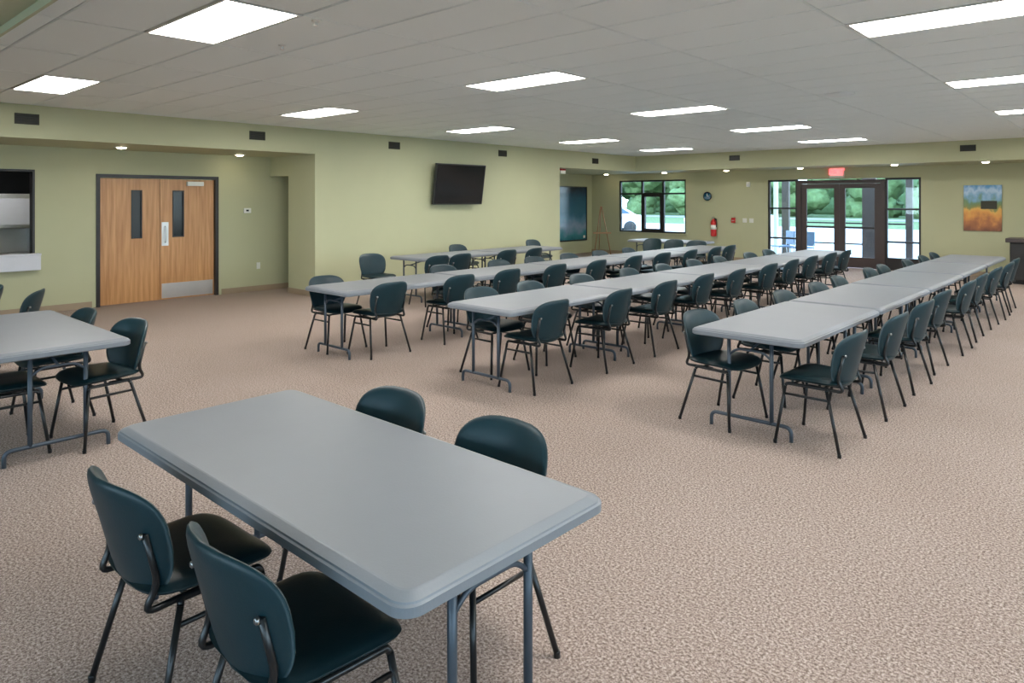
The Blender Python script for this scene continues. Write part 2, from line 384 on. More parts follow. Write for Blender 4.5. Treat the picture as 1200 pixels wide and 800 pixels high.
# vents in soffit faces
def vent(name_, label, loc, rotz, w, h):
    t = thing('air_vent', label.replace('rectangular ', ''), 'vent', loc, rotz, 'dark wall vents')
    fr = MB()
    fr.box(-w/2, w/2, -.012, 0, -h/2, -h/2+.015).box(-w/2, w/2, -.012, 0, h/2-.015, h/2).box(-w/2, -w/2+.015, -.012, 0, -h/2+.015, h/2-.015).box(w/2-.015, w/2, -.012, 0, -h/2+.015, h/2-.015)
    fr.build('frame', 'vent', t)
    MB().box(-w/2+.015, w/2-.015, -.003, 0, -h/2+.015, h/2-.015).build('backing', 'black', t)
    n = 5
    sm = MB().box(-w/2+.015, w/2-.015, -.004, .001, -.004, .004).mesh('slat', 'vent')
    for q in range(n):
        instance(sm, 'slat', t, (0, -.006, -h/2+.015+(h-.03)*(q+.5)/n), (0.6, 0, 0))
for y, w in ((2.43, 'far left above the kitchen hatch'), (5.59, 'over the right leaf of the double doors'), (8.39, 'just left of the television'), (11.45, 'right of the television'), (15.03, 'above the alcove opening')):
    vent('v', 'dark rectangular air vent high on the green wall, ' + w, (XT, y, 2.745 if y < 14 else 2.72), PI/2, .27, .14)
for x, w in ((-7.75, 'above the fire extinguisher'), (-2.69, 'above the orange field picture')):
    vent('v', 'dark rectangular air vent on the back soffit ' + w, (x, YF, 2.77), 0, .28, .13)

# ceiling bits
tag(MB().lathe([(.16, 0), (.16, -.008), (.12, -.02), (.04, -.03)], 28).build('ceiling_diffuser', 'joint', None, (-2.61, 8.54, CZ)), 'round pale air diffuser on the ceiling between light columns', 'diffuser')
for x, y, w in ((-4.20, 2.62, 'beside the nearest big light panel'), (-5.07, 2.86, 'just behind the nearest big light panel')):
    t = thing('sprinkler', 'small white sprinkler head ' + w, 'sprinkler', (x, y, CZ))
    MB().lathe([(.03, 0), (.03, -.006), (.012, -.01)], 16).build('escutcheon', 'white', t)
    MB().lathe([(.009, -.008), (.009, -.03), (.018, -.033), (.018, -.037)], 12).build('head', 'white', t)

# ---------------------------------------------------------------- wooden double doors (plane x = XD, facing +X)
d1 = sempty('door_1', 'pair of maple doors with dark frame and narrow glass lights')
MB().box(XD-.15, XD+.02, DY0, DY0+.055, 0, DZ).box(XD-.15, XD+.02, DY1-.055, DY1, 0, DZ).box(XD-.15, XD+.02, DY0+.055, DY1-.055, DZ-.055, DZ).build('door_frame', 'dark_metal', d1)
YM = (DY0+DY1)/2
def leaf(y0, y1, g0, g1):
    mb = MB(); mb2 = (XD-.09, XD-.045)
    gz0, gz1 = 1.06, 1.86
    mb.box(*mb2, y0, g0, .01, DZ-.06).box(*mb2, g1, y1, .01, DZ-.06).box(*mb2, g0, g1, .01, gz0).box(*mb2, g0, g1, gz1, DZ-.06)
    o = mb.build('door_leaf', 'wood', d1)
    f = MB(); X = XD-.045
    f.box(X-.05, X+.008, g0, g0+.018, gz0, gz1).box(X-.05, X+.008, g1-.018, g1, gz0, gz1).box(X-.05, X+.008, g0+.018, g1-.018, gz0, gz0+.018).box(X-.05, X+.008, g0+.018, g1-.018, gz1-.018, gz1)
    f.build('glass_frame', 'dark_metal', o); MB().box(X-.022, X-.016, g0+.018, g1-.018, gz0+.018, gz1-.018).build('pane', 'black' if y0 < YM-.5 else 'screen', o)
    return o
l1 = leaf(DY0+.06, YM-.004, 4.23, 4.40); l2 = leaf(YM+.004, DY1-.06, 4.885, 5.08)
X = XD-.045
MB().bevbox(X, X+.006, YM+.03, YM+.14, .92, 1.32, .002).build('push_plate', 'silver', l2)
MB().tube([(X, YM+.085, .98), (X+.05, YM+.085, .98), (X+.05, YM+.085, 1.25), (X, YM+.085, 1.25)], .009, 8, .02).build('pull_handle', 'silver', l2)
MB().bevbox(X, X+.004, YM+.03, DY1-.08, .03, .28, .001).build('kick_plate', 'silver', l2)
MB().bevbox(X, X+.06, 5.12, 5.40, DZ-.17, DZ-.095, .008).build('door_closer', 'white', l2)
struct(MB().box(XD-.9, XD-.8, 3.4, 6.0, 0, 2.5).build('wall_left', 'wall'), 'wall behind the double doors')

# thermostat, outlet on the recessed wall
t = thing('thermostat', 'white thermostat with a dark display beside the double doors', 'thermostat', (XD, 6.20, 1.50), PI/2)
MB().bevbox(-.07, .07, -.025, 0, -.045, .045, .008).build('housing', 'white', t); MB().box(-.028, .022, -.028, -.024, -.014, .018).build('display', 'black', t)
t = thing('wall_outlet', 'white electrical outlet low on the wall by the corridor', 'outlet', (XD, 6.42, .47), PI/2)
MB().bevbox(-.035, .035, -.008, 0, -.06, .06, .003).build('cover_plate', 'white', t)
for z in (-.028, .028): MB().box(-.016, .016, -.011, -.007, z-.015, z+.015).build('socket', 'white', t)

# kitchen hatch
hf = sempty('window_1', 'dark serving hatch into the kitchen')
MB().box(XD-.15, XD+.015, PW[1]-.03, PW[1], PW[2], PW[3]).box(XD-.15, XD+.015, PW[0], PW[0]+.03, PW[2], PW[3]).box(XD-.15, XD+.015, PW[0]+.03, PW[1]-.03, PW[3]-.03, PW[3]).build('frame', 'dark_metal', hf)
tag(MB().bevbox(XD+.002, XD+.16, PW[0]-.06, PW[1]+.05, PW[2]-.005, PW[2]+.025, .006).bevbox(XD+.01, XD+.155, PW[0]-.06, PW[1]+.045, .66, PW[2]-.005, .008).build('serving_counter', 'cloth'), 'pale counter ledge below the dark kitchen hatch', 'counter')
ov = thing('commercial_oven', 'stainless oven with pale upper panel seen through the kitchen hatch', 'oven', (XD-1.6, 3.02, 0), PI/2)
MB().bevbox(-.35, .35, 0, .7, 0.05, .80, .02).bevbox(-.35, .35, .0, .7, 1.22, 1.80, .02).bevbox(-.35, -.25, 0, .7, .80, 1.22, .01).bevbox(.25, .35, 0, .7, .80, 1.22, .01).box(-.25, .25, .55, .7, .80, 1.22).build('body', 'silver', ov)
MB().bevbox(-.26, .26, -.03, 0, 1.28, 1.72, .01).build('upper_panel', 'cloth', ov)
MB().bevbox(-.22, .22, -.02, .02, .30, .74, .01).build('oven_door', 'screen', ov)
MB().tube([(-.2, -.01, .77), (-.2, -.05, .77), (.2, -.05, .77), (.2, -.01, .77)], .01, 8, .02).build('handle', 'silver', ov)
MB().box(-.3, -.22, .02, .1, 0, .05).box(.22, .3, .02, .1, 0, .05).box(-.3, -.22, .6, .68, 0, .05).box(.22, .3, .6, .68, 0, .05).build('foot', 'black', ov)

# ---------------------------------------------------------------- television
tv = thing('television', 'black flat television on the green wall, tilted down', 'television', (XT+.0, 9.93, 2.02), PI/2)
tvb = MB().bevbox(-.67, .67, -.03, .03, -.42, .42, .01)
rt = (-0.13, 0, 0.0)
pb = bpy.data.objects.new('housing', tvb.mesh('housing', 'tvback')); C.objects.link(pb); pb.parent = tv; pb.location = (0, -.20, 0); pb.rotation_euler = (0.16, 0, -0.04)
sc_ = MB().box(-.648, .648, -.033, -.029, -.39, .395).build('screen', 'screen', pb)
MB().bevbox(-.2, .2, -.02, 0, -.2, .2, .004).build('wall_plate', 'black', tv)
MB().box(-.03, .03, -.18, -.02, -.04, .04).build('mount_arm', 'black', tv)

# ---------------------------------------------------------------- alcove: poster, easel, exit sign
pt = thing('framed_poster', 'tall dark blue framed poster on the alcove wall', 'poster', (XP, 17.25, 1.26), PI/2)
w, h = 1.9, 1.72
MB().box(-w/2, w/2, -.03, 0, -h/2, -h/2+.035).box(-w/2, w/2, -.03, 0, h/2-.035, h/2).box(-w/2, -w/2+.035, -.03, 0, -h/2+.035, h/2-.035).box(w/2-.035, w/2, -.03, 0, -h/2+.035, h/2-.035).build('frame', 'black', pt)
MB().box(-w/2+.035, w/2-.035, -.015, 0, -h/2+.035, h/2-.035).build('print', 'poster', pt)
MB().box(w/2-.19, w/2-.09, -.017, -.014, -h/2+.08, -h/2+.16).build('label', 'white', pt)

ea = thing('easel', 'wooden tripod easel standing in the alcove by the window', 'easel', (-12.2, 17.45, 0), PI*0.25)
MB().tube([(-.26, -.25, 0), (-.02, 0, 1.47)], .016, 6).build('leg', 'easel', ea)
MB().tube([(.26, -.25, 0), (.02, 0, 1.47)], .016, 6).build('leg', 'easel', ea)
MB().tube([(0, .42, 0), (0, .03, 1.42)], .014, 6).build('leg', 'easel', ea)
MB().box(-.27, .27, -.19, -.15, .68, .72).build('ledge', 'easel', ea)
MB().box(-.03, .03, -.02, .02, 1.40, 1.50).build('head_block', 'easel', ea)

def text_mesh(txt, size, depth):
    cu = bpy.data.curves.new('lettering', 'FONT'); cu.body = txt; cu.size = size; cu.extrude = depth; cu.offset = 0.006; cu.align_x = 'CENTER'; cu.align_y = 'CENTER'
    o = bpy.data.objects.new('lettering', cu); C.objects.link(o)
    bpy.context.view_layer.update()
    me = bpy.data.meshes.new_from_object(o.evaluated_get(bpy.context.evaluated_depsgraph_get()))
    C.objects.unlink(o); bpy.data.objects.remove(o); me.name = 'lettering'; me.materials.clear(); me.materials.append(M['exitred'])
    return me
def exit_sign(loc, rotz, label, w=.36, h=.27):
    t = thing('exit_sign', label, 'exit sign', loc, rotz)
    MB().bevbox(-w/2, w/2, -.05, 0, -h/2, h/2, .008).build('housing', 'white', t)
    MB().box(-w/2+.03, w/2-.03, -.054, -.048, -h/2+.05, h/2-.03).build('panel', 'exitglow', t)
    instance(text_mesh('EXIT', .185, .004), 'lettering', t, (0, -.056, .012), (PI/2, 0, 0))
exit_sign((-5.72, YB, 2.385), 0, 'red lit exit sign above the glass entrance doors')
exit_sign((-11.0, YE+.03, 2.44), PI, 'small red and white exit sign at the alcove corner', .30, .12) if False else None
t = thing('exit_sign', 'small red and white exit sign hanging at the alcove opening', 'exit sign', (-10.95, 13.95, SZ-.075), PI/2)
MB().bevbox(-.11, .11, -.02, .02, -.065, .045, .005).build('housing', 'white', t)
MB().box(-.11, .11, -.024, .024, .02, .06).build('red_band', 'red', t)
MB().tube([(0, 0, .04), (0, 0, .075)], .008, 6).build('stem', 'white', t)

# ---------------------------------------------------------------- back window (3 x 2 lights)
w2 = sempty('window_2', 'dark framed six-light window in the back wall')
F = MB(); x0, x1, z0, z1 = WIN; fy0, fy1 = YB+.03, YB+.10
def bar(mb, a0, a1, b0, b1): mb.box(a0, a1, fy0, fy1, b0, b1)
bar(F, x0, x1, z0, z0+.05); bar(F, x0, x1, z1-.05, z1); bar(F, x0, x0+.05, z0+.05, z1-.05); bar(F, x1-.05, x1, z0+.05, z1-.05)
for xm in (-11.43, -10.70): bar(F, xm-.03, xm+.03, z0+.05, z1-.05)
bar(F, x0+.05, -11.46, 1.86, 1.91); bar(F, -11.40, -10.73, 1.86, 1.91); bar(F, -10.67, x1-.05, 1.86, 1.91)
F.build('window_frame', 'dark_metal', w2)
V = MB(); V.box(-11.40, -11.33, fy0-.02, fy1, .75, 1.86).box(-10.80, -10.73, fy0-.02, fy1, .75, 1.86).box(-11.33, -10.80, fy0-.02, fy1, .75, .82).box(-11.33, -10.80, fy0-.02, fy1, 1.79, 1.86)
V.build('vent_sash', 'dark_metal', w2)
for a, b_ in ((x0+.05, -11.46), (-11.40, -10.73), (-10.67, x1-.05)):
    for c, d in ((z0+.05, 1.86), (1.91, z1-.05)):
        MB().box(a, b_, YB+.062, YB+.068, c, d).build('pane', 'glass', w2)
MB().bevbox(x0-.05, x1+.05, YB-.06, YB+.03, z0-.04, z0, .005).build('window_sill', 'wall', w2)

# storefront entrance
sf = sempty('door_2', 'brown framed glass double entrance doors')
DX0, DX1, DH = -6.72, -4.63, 2.20; DM = (DX0+DX1)/2
mb = MB(); Y0_, Y1_ = YB+.0, YB+.12
mb.box(DX0, DX0+.10, Y0_, Y1_, 0, DH).box(DX1-.10, DX1, Y0_, Y1_, 0, DH).box(DX0+.10, DX1-.10, Y0_, Y1_, DH-.09, DH)
mb.build('door_frame', 'brown_metal', sf)
def glass_leaf(a, b_):
    m_ = MB(); q0, q1 = YB+.03, YB+.075
    m_.box(a, a+.13, q0, q1, .01, DH-.095).box(b_-.13, b_, q0, q1, .01, DH-.095).box(a+.13, b_-.13, q0, q1, .01, .27).box(a+.13, b_-.13, q0, q1, DH-.21, DH-.095)
    o = m_.build('door_leaf', 'brown_metal', sf)
    MB().box(a+.13, b_-.13, YB+.05, YB+.056, .27, DH-.21).build('pane', 'glass', o)
    MB().box(a+.13, b_-.13, YB+.012, YB+.03, .98, 1.03).build('push_bar', 'dark_metal', o)
glass_leaf(DX0+.105, DM-.003); glass_leaf(DM+.003, DX1-.105)
for nm, a, b_, lab, mids in (('window_3', STO[0], DX0, 'glass sidelight left of the entrance doors', ()), ('window_4', DX1, STO[1], 'glass sidelight right of the entrance doors', (-4.10,))):
    s_ = sempty(nm, lab); m_ = MB(); q0, q1 = YB+.03, YB+.10
    m_.box(a, a+.05, q0, q1, 0, DH+.03).box(b_-.05, b_, q0, q1, 0, DH+.03).box(a+.05, b_-.05, q0, q1, DH-.02, DH+.03)
    m_.box(a+.05, b_-.05, q0, q1, 0, .30 if nm == 'window_4' else .08)
    for z in (.66, 1.45): m_.box(a+.05, b_-.05, q0, q1, z, z+.045)
    m_.build('window_frame', 'dark_metal', s_)
    zs = [.30 if nm == 'window_4' else .08, .66, .705, 1.45, 1.495, DH-.02]
    for q in range(0, 6, 2): MB().box(a+.05, b_-.05, YB+.06, YB+.066, zs[q], zs[q+1]).build('pane', 'glass', s_)

# window frames of the right and near walls
def simple_window(nm, axis, at, a, b_, c, d, lab):
    s_ = sempty(nm, lab); m_ = MB()
    def bx(mb, u0, u1, w0, w1, t0, t1):
        if axis == 'x': mb.box(at+t0, at+t1, u0, u1, w0, w1)
        else: mb.box(u0, u1, at-t1, at-t0, w0, w1)
    bx(m_, a, b_, c, c+.05, .03, .10); bx(m_, a, b_, d-.05, d, .03, .10); bx(m_, a, a+.05, c+.05, d-.05, .03, .10); bx(m_, b_-.05, b_, c+.05, d-.05, .03, .10)
    mid = (a+b_)/2; bx(m_, mid-.025, mid+.025, c+.05, d-.05, .03, .10)
    m_.build('window_frame', 'dark_metal', s_)
    for u0, u1 in ((a+.05, mid-.025), (mid+.025, b_-.05)):
        g = MB(); bx(g, u0, u1, c+.05, d-.05, .06, .066); g.build('pane', 'glass', s_)
n_ = 5
for h_ in RW:
    simple_window('window_%d' % n_, 'x', XR, *h_, 'two-light window in the right wall'); n_ += 1
    portal((XR+.12, (h_[0]+h_[1])/2, (h_[2]+h_[3])/2), (0, PI/2, 0), h_[3]-h_[2], h_[1]-h_[0])
for h_ in NW:
    simple_window('window_%d' % n_, 'y', YN, *h_, 'two-light window in the wall behind the viewer'); n_ += 1
    portal(((h_[0]+h_[1])/2, YN-.12, (h_[2]+h_[3])/2), (PI/2, 0, 0), h_[1]-h_[0], h_[3]-h_[2])
portal(((WIN[0]+WIN[1])/2, YB+.13, (WIN[2]+WIN[3])/2), (-PI/2, 0, 0), WIN[1]-WIN[0], WIN[3]-WIN[2])
portal(((STO[0]+STO[1])/2, YB+.13, 1.1), (-PI/2, 0, 0), STO[1]-STO[0], 2.2)

# ---------------------------------------------------------------- back wall fittings
ck = thing('wall_clock', 'round dark clock on the wall right of the window', 'clock', (-9.24, YB, 1.80))
R90 = Matrix.Rotation(PI/2, 4, 'X')
MB().lathe([(.125, 0), (.13, .03), (.115, .04), (.108, .03)], 28, R90).build('rim', 'black', ck)
MB().lathe([(.11, .02), (.11, .031)], 28, R90).build('face', 'poster', ck)
MB().box(-.006, .006, -.036, -.033, 0, .075).box(0, .055, -.036, -.033, -.005, .005).build('hands', 'white', ck)
fe = thing('fire_extinguisher', 'red fire extinguisher hung on the back wall', 'extinguisher', (-9.01, YB-.10, .66))
MB().lathe([(.05, 0), (.078, .02), (.08, .05), (.08, .40), (.065, .45), (.03, .48), (.022, .51)], 20).build('cylinder', 'red', fe)
MB().bevbox(-.02, .02, -.05, .03, .50, .53, .004).bevbox(-.012, .012, -.11, .02, .545, .56, .003).build('valve_handle', 'silver', fe)
MB().tube([(.02, -.01, .515), (.09, -.02, .50), (.105, -.02, .40), (.095, -.02, .26)], .012, 8, .05).build('hose', 'black', fe)
MB().box(-.05, .05, .07, .10, .3, .5).build('wall_bracket', 'black', fe)
MB().lathe([(.0805, .20), (.0805, .33)], 20).build('paper_label', 'white', fe)
fa = thing('fire_alarm_pull', 'small red fire alarm pull station right of the extinguisher', 'alarm', (-8.46, YB, 1.13))
MB().bevbox(-.055, .055, -.04, 0, -.07, .07, .006).build('body', 'red', fa); MB().box(-.035, .035, -.05, -.04, -.02, .0).build('pull_bar', 'white', fa)
for x, w_ in ((-8.14, 'left of a pair right of the fire alarm'), (-7.95, 'right of a pair beside the entrance')):
    sw = thing('light_switch', 'pale double switch plate, ' + w_, 'switch', (x, YB, 1.13))
    MB().bevbox(-.06, .06, -.008, 0, -.06, .06, .003).build('cover_plate', 'white', sw)
    for q in (-.025, .025): MB().box(q-.01, q+.01, -.016, -.006, -.022, .022).build('rocker', 'white', sw)
mo = thing('motion_sensor', 'small white alarm box high on the wall left of the entrance', 'sensor', (-8.03, YB, 2.12))
MB().bevbox(-.05, .05, -.05, 0, -.07, .07, .012).build('housing', 'white', mo); MB().box(-.03, .03, -.054, -.048, -.04, 0).build('lens', 'cloth', mo)
pc = thing('field_picture', 'unframed orange and blue landscape canvas on the back wall', 'painting', (-2.65, YB, 1.515))
MB().bevbox(-.355, .355, -.035, 0, -.51, .51, .004).build('canvas', 'canvas', pc)
MB().box(-.03, .27, -.037, -.034, -.02, .16).build('grey_shape', 'vent', pc)
cb = thing('cabinet', 'dark cabinet with brown overhanging top at the right edge', 'cabinet', (-1.45, 17.45, 0))
MB().box(-.55, .55, -.28, .30, .06, .84).box(-.5, .5, -.24, .30, 0, .06).build('body', 'kitchen', cb)
MB().bevbox(-.62, .62, -.34, .32, .84, .92, .01).build('top', 'brown_metal', cb)
for q in (-.275, .275):
    dr = MB().bevbox(q-.26, q+.26, -.30, -.28, .09, .82, .004).build('door', 'kitchen', cb)
    MB().tube([(q*.2, -.30, .6), (q*.2, -.33, .6), (q*.2, -.33, .7), (q*.2, -.30, .7)], .006, 6, .01).build('handle', 'silver', dr)

# ---------------------------------------------------------------- chair prototype (front = +Y)
def superell(a, b, n):
    def f(t):
        c, s_ = math.cos(t), math.sin(t)
        return (a*math.copysign(abs(c)**(2/n), c), b*math.copysign(abs(s_)**(2/n), s_))
    return f
def make_chair():
    t = thing('stacking_chair', '', 'chair')
    # seat pad: x across, y depth
    so_ = superell(.243, .222, 4.2)
    def seat_out(a):
        x, y = so_(a); return (x*(1.0+.06*y/.215), y)
    def seat_bend(x, y, z):
        zz = z - .10*max(0, y-.10)**2/.115*1.5 + .012*(x/.235)**2
        zz += .10*max(0, -y-.12)**2*3
        return (x, y+.01, .455+zz)
    seat = MB().pad(seat_out, .05, seat_bend, 36, 7, .012).build('seat', 'leather', t)
    # backrest: local x across, y up
    bo = superell(.243, .195, 3.3)
    def back_out(a):
        x, y = bo(a)
        k = 1.0+.06*max(0, y)/.18 if y > 0 else 1.0-.17*(-y/.19)**1.3
        return (x*k, y)
    def back_bend(x, y, z):
        curve = .070*(x/.23)**2            # wraps towards the sitter
        rec = -.26*y - .10*max(0, y)*y     # reclined
        return (x, -.235+rec+curve+z, .617+y)
    back = MB().pad(back_out, .042, back_bend, 40, 7, .012).build('backrest', 'back_vinyl', t)
    caps = []
    r = .0115
    for sx_ in (-1, 1):
        for nm, foot, top in (('leg', (.262, .215, 0), (.205, .165, .40)), ('leg', (.265, -.215, 0), (.205, -.115, .40))):
            lg = MB().tube([(sx_*foot[0], foot[1], .012), (sx_*top[0], top[1], top[2])], r, 8).build('leg', 'black', t)
            fc = MB().lathe([(.0128, 0), (.0130, .02), (.0118, .024)], 10).build('foot_cap', 'black', lg, (sx_*foot[0], foot[1], 0))
            kids.setdefault('L', []).append((lg, fc))
        # stretcher between front and rear leg
        MB().tube([(sx_*.213, .172, .345), (sx_*.213, -.128, .345)], .009, 8).build('stretcher', 'black', t)
        # back support: under the seat, out behind and up
        bs = MB().tube([(sx_*.182, .02, .420), (sx_*.184, -.222, .412), (sx_*.190, -.176, .49), (sx_*.194, -.218, .665)], r, 8, .05).build('back_support', 'black', t)
        MB().lathe([(.010, 0), (.010, .008), (.006, .011)], 10, Matrix.Translation((sx_*.194, -.226, .660)) @ Matrix.Rotation(PI/2, 4, 'X')).build('bolt', 'bolt', bs)
    fr = MB()
    for sx_ in (-1, 1):
        fr.tube([(sx_*.205, .165, .40), (sx_*.198, .158, .415), (sx_*.19, -.105, .415), (sx_*.205, -.115, .40)], r, 8, .02)
    fr.tube([(-.19, .12, .413), (.19, .12, .413)], .009, 6).tube([(-.19, -.08, .413), (.19, -.08, .413)], .009, 6)
    fr.build('seat_frame', 'black', t)
    return t
proto = make_chair()
def index_kids():
    kids.clear()
    for o in C.objects:
        if o.parent: kids.setdefault(o.parent.name, []).append(o)
index_kids()
first = [True]
def chair(x, y, rot, label, group):
    if first[0]: c = proto; first[0] = False
    else: c = copy_tree(proto)
    c.location = (x, y, 0); c.rotation_euler = (0, 0, rot)
    c['label'] = label; c['group'] = group
    return c

# ---------------------------------------------------------------- tables (long axis = local Y, top at .76)
def rrect(hx, hy, r, n=10):
    pts = []
    for cx_, cy_, a0 in ((hx-r, hy-r, 0), (-hx+r, hy-r, PI/2), (-hx+r, -hy+r, PI), (hx-r, -hy+r, 3*PI/2)):
        for k in range(n+1):
            a = a0+PI/2*k/n; pts.append((cx_+r*math.cos(a), cy_+r*math.sin(a)))
    return pts
def make_table(L, W_):
    t = thing('folding_table', '', 'table')
    lay = [(0.05, .685, .02), (0.012, .685, .04), (0.0, .692, .05), (0.0, .718, .05), (.006, .722, .048), (.008, .727, .046), (.034, .7385, .03), (.040, .740, .028)]
    vs = []; fs = []; n = None
    for ins, z, rr in lay:
        p = rrect(W_/2-ins, L/2-ins, max(rr+.012, .02)); n = len(p); vs += [(x, y, z) for x, y in p]
    for i in range(len(lay)-1):
        for k in range(n): fs.append((i*n+k, i*n+(k+1) % n, (i+1)*n+(k+1) % n, (i+1)*n+k))
    fs.append(tuple(range(n))[::-1]); fs.append(tuple((len(lay)-1)*n+k for k in range(n)))
    MB().add(vs, fs, False).build('tabletop', 'tabletop', t)
    e = L/2-.12
    for s_ in (-1, 1):
        for q in (-.16, .16):
            MB().tube([(q, s_*e, .69), (q, s_*e, .10)], .0145, 10).build('leg', 'table_leg', t)
        MB().tube([(-.30, s_*e, 0), (-.30, s_*e, .10), (.30, s_*e, .10), (.30, s_*e, 0)], .0135, 10, .075).build('foot_rail', 'table_leg', t)
        MB().tube([(-.16, s_*e, .55), (-.10, s_*e, .60), (.10, s_*e, .60), (.16, s_*e, .55)], .009, 8, .04).build('crossbar', 'table_leg', t)
        MB().tube([(0, s_*e, .60), (0, s_*(e-.42), .68)], .009, 8).build('brace', 'table_leg', t)
        MB().box(-.20, .20, s_*e-.02, s_*e+.02, .674, .686).build('hinge_plate', 'table_leg', t)
    return t
tA = make_table(1.88, .84)
tN = make_table(1.945, .85)
index_kids()
fT = [True]
def table(x, y, rot, label, group='grey folding tables'):
    if fT[0]: c = tA; fT[0] = False
    else: c = copy_tree(tA)
    c.location = (x, y, 0); c.rotation_euler = (0, 0, rot); c['label'] = label; c['group'] = group
    return c
tN.location = (-2.267, 1.47, 0); tN.rotation_euler = (0, 0, PI/2)
tN['label'] = 'large grey folding table in the foreground with four chairs'; tN['group'] = 'grey folding tables'
table(-6.16, 1.39, PI/2, 'grey folding table at the left edge in front of the kitchen hatch')
rows = [('right-hand row', -2.12, 4.80, 1.90), ('middle row', -4.43, 4.41, 1.885), ('left row nearest the television', -6.55, 4.18, 1.885)]
for nm, x, y, p in rows:
    for k in range(5):
        table(x+random.uniform(-.012, .012), y+.94+k*p, random.uniform(-.004, .004), 'grey folding table, %s counted along the %s' % (ordn[k], nm))
table(-9.13, 8.31, 0, 'grey folding table by the television wall, nearer of two')
table(-9.13, 10.2, 0, 'grey folding table by the television wall, farther of two')
table(-8.3, 14.7, PI/2, 'grey folding table set crosswise in front of the back window')

E_ = PI/2
def row(ys, x, rot, lab, grp, jit=.03):
    for k, y in enumerate(ys):
        chair(x+random.uniform(-jit, jit), y, rot+random.uniform(-.06, .06), 'black padded chair, %s along %s' % (ordn[k], lab), grp)
# right-hand row
chair(-1.69, 5.10, E_-.02, 'black padded chair, first in order, aisle side of the right-hand row', 'chairs on the aisle side of the right-hand row')
for k, y in enumerate([6.14, 7.09, 8.01, 9.16, 10.1, 11.2, 12.2, 13.1]):
    chair(-1.68+random.uniform(-.03, .03), y, E_+random.uniform(-.06, .06), 'black padded chair, %s in order, aisle side of the right-hand row' % ordn[k+1], 'chairs on the aisle side of the right-hand row')
chair(-2.42, 5.11, -E_-.12, 'black padded chair, first in order, left side of the right-hand row', 'chairs on the left side of the right-hand row')
for k, y in enumerate([5.96, 6.82, 7.73, 8.56, 9.86, 10.51, 11.66, 12.63, 13.48]):
    chair(-2.40+random.uniform(-.03, .03), y, -E_+random.uniform(-.06, .06), 'black padded chair, %s in order, left side of the right-hand row' % ordn[k+1], 'chairs on the left side of the right-hand row')
row([4.86, 5.90, 6.86, 7.82, 8.66, 9.70, 10.6, 11.5, 12.4, 13.2], -4.13, E_, 'the right side of the middle row', 'chairs on the right side of the middle row')
row([4.99, 5.75, 6.70, 7.71, 8.55, 9.49, 10.35, 11.4, 12.3], -4.74, -E_, 'the left side of the middle row', 'chairs on the left side of the middle row')
row([4.72, 5.76, 6.64, 7.60, 8.54, 9.60, 10.5, 11.44, 12.41, 13.1], -6.27, E_, 'the room side of the television row', 'chairs on the right side of the television row')
row([4.54, 6.36, 7.46, 8.26, 9.17, 10.06, 11.0], -6.83, -E_, 'the wall side of the television row', 'chairs on the wall side of the television row')
row([7.49, 8.02, 9.16, 9.85], -8.62, E_, 'the front of the television wall tables', 'chairs in front of the television wall tables')
chair(-9.9, 9.5, -E_, 'black padded chair behind the wall tables, left of two tops showing', 'chairs behind the television wall tables')
chair(-9.9, 11.8, -E_, 'black padded chair behind the far end of the television wall tables', 'chairs behind the television wall tables')
chair(-9.22, 6.90, -E_-.1, 'lone black padded chair against the green wall left of the television', 'loose chairs')
for k, x in enumerate([-8.15, -7.72, -7.20]):
    pass
row([], 0, 0, '', '')
for k, (x, w_) in enumerate([(-8.35, 'left'), (-7.80, 'middle'), (-7.25, 'right')]):
    chair(x, 13.8, PI, 'black padded chair, %s of three backed against the table before the back window' % w_, 'chairs at the back window table')
# near table
chair(-2.49, 1.04, .03, 'black padded chair at near left, left of two with backs to the viewer', 'chairs round the foreground table')
chair(-1.81, 1.08, -.02, 'black padded chair at near left, right of two, closest chair of all', 'chairs round the foreground table')
chair(-2.57, 1.80, PI, 'black padded chair behind the foreground table, left of two', 'chairs round the foreground table')
chair(-1.88, 1.81, PI, 'black padded chair behind the foreground table, right of two', 'chairs round the foreground table')
# left table
chair(-5.54, 1.70, PI+.12, 'black padded chair at the right end of the left table, facing the viewer side', 'chairs round the left table')
chair(-6.38, 1.62, PI, 'black padded chair behind the left table, only the top showing', 'chairs round the left table')
chair(-5.70, 1.15, 0, 'black padded chair pushed under the near side of the left table', 'chairs round the left table')
chair(-8.25, 1.72, PI*.85, 'black padded chair beyond the left table below the hatch', 'loose chairs')
chair(-8.85, 1.50, PI, 'black padded chair cut off by the left edge below the hatch', 'loose chairs')

# ---------------------------------------------------------------- outside
struct(MB().box(-60, 40, YB+.15, 46, -.25, -.06).box(XR+.15, 40, -30, YB+.15, -.25, -.06).box(-60, XR+.15, -30, YN-.15, -.25, -.06).build('ground', 'pavement'), 'pale concrete paving outside')
struct(MB().box(-110, 60, 46, 140, -.25, -.05).build('ground', 'grass'), 'green lawn beyond the paving')
struct(MB().box(-110, 60, 62, 68, -.05, -.03).build('ground', 'road'), 'grey road across the lawn')
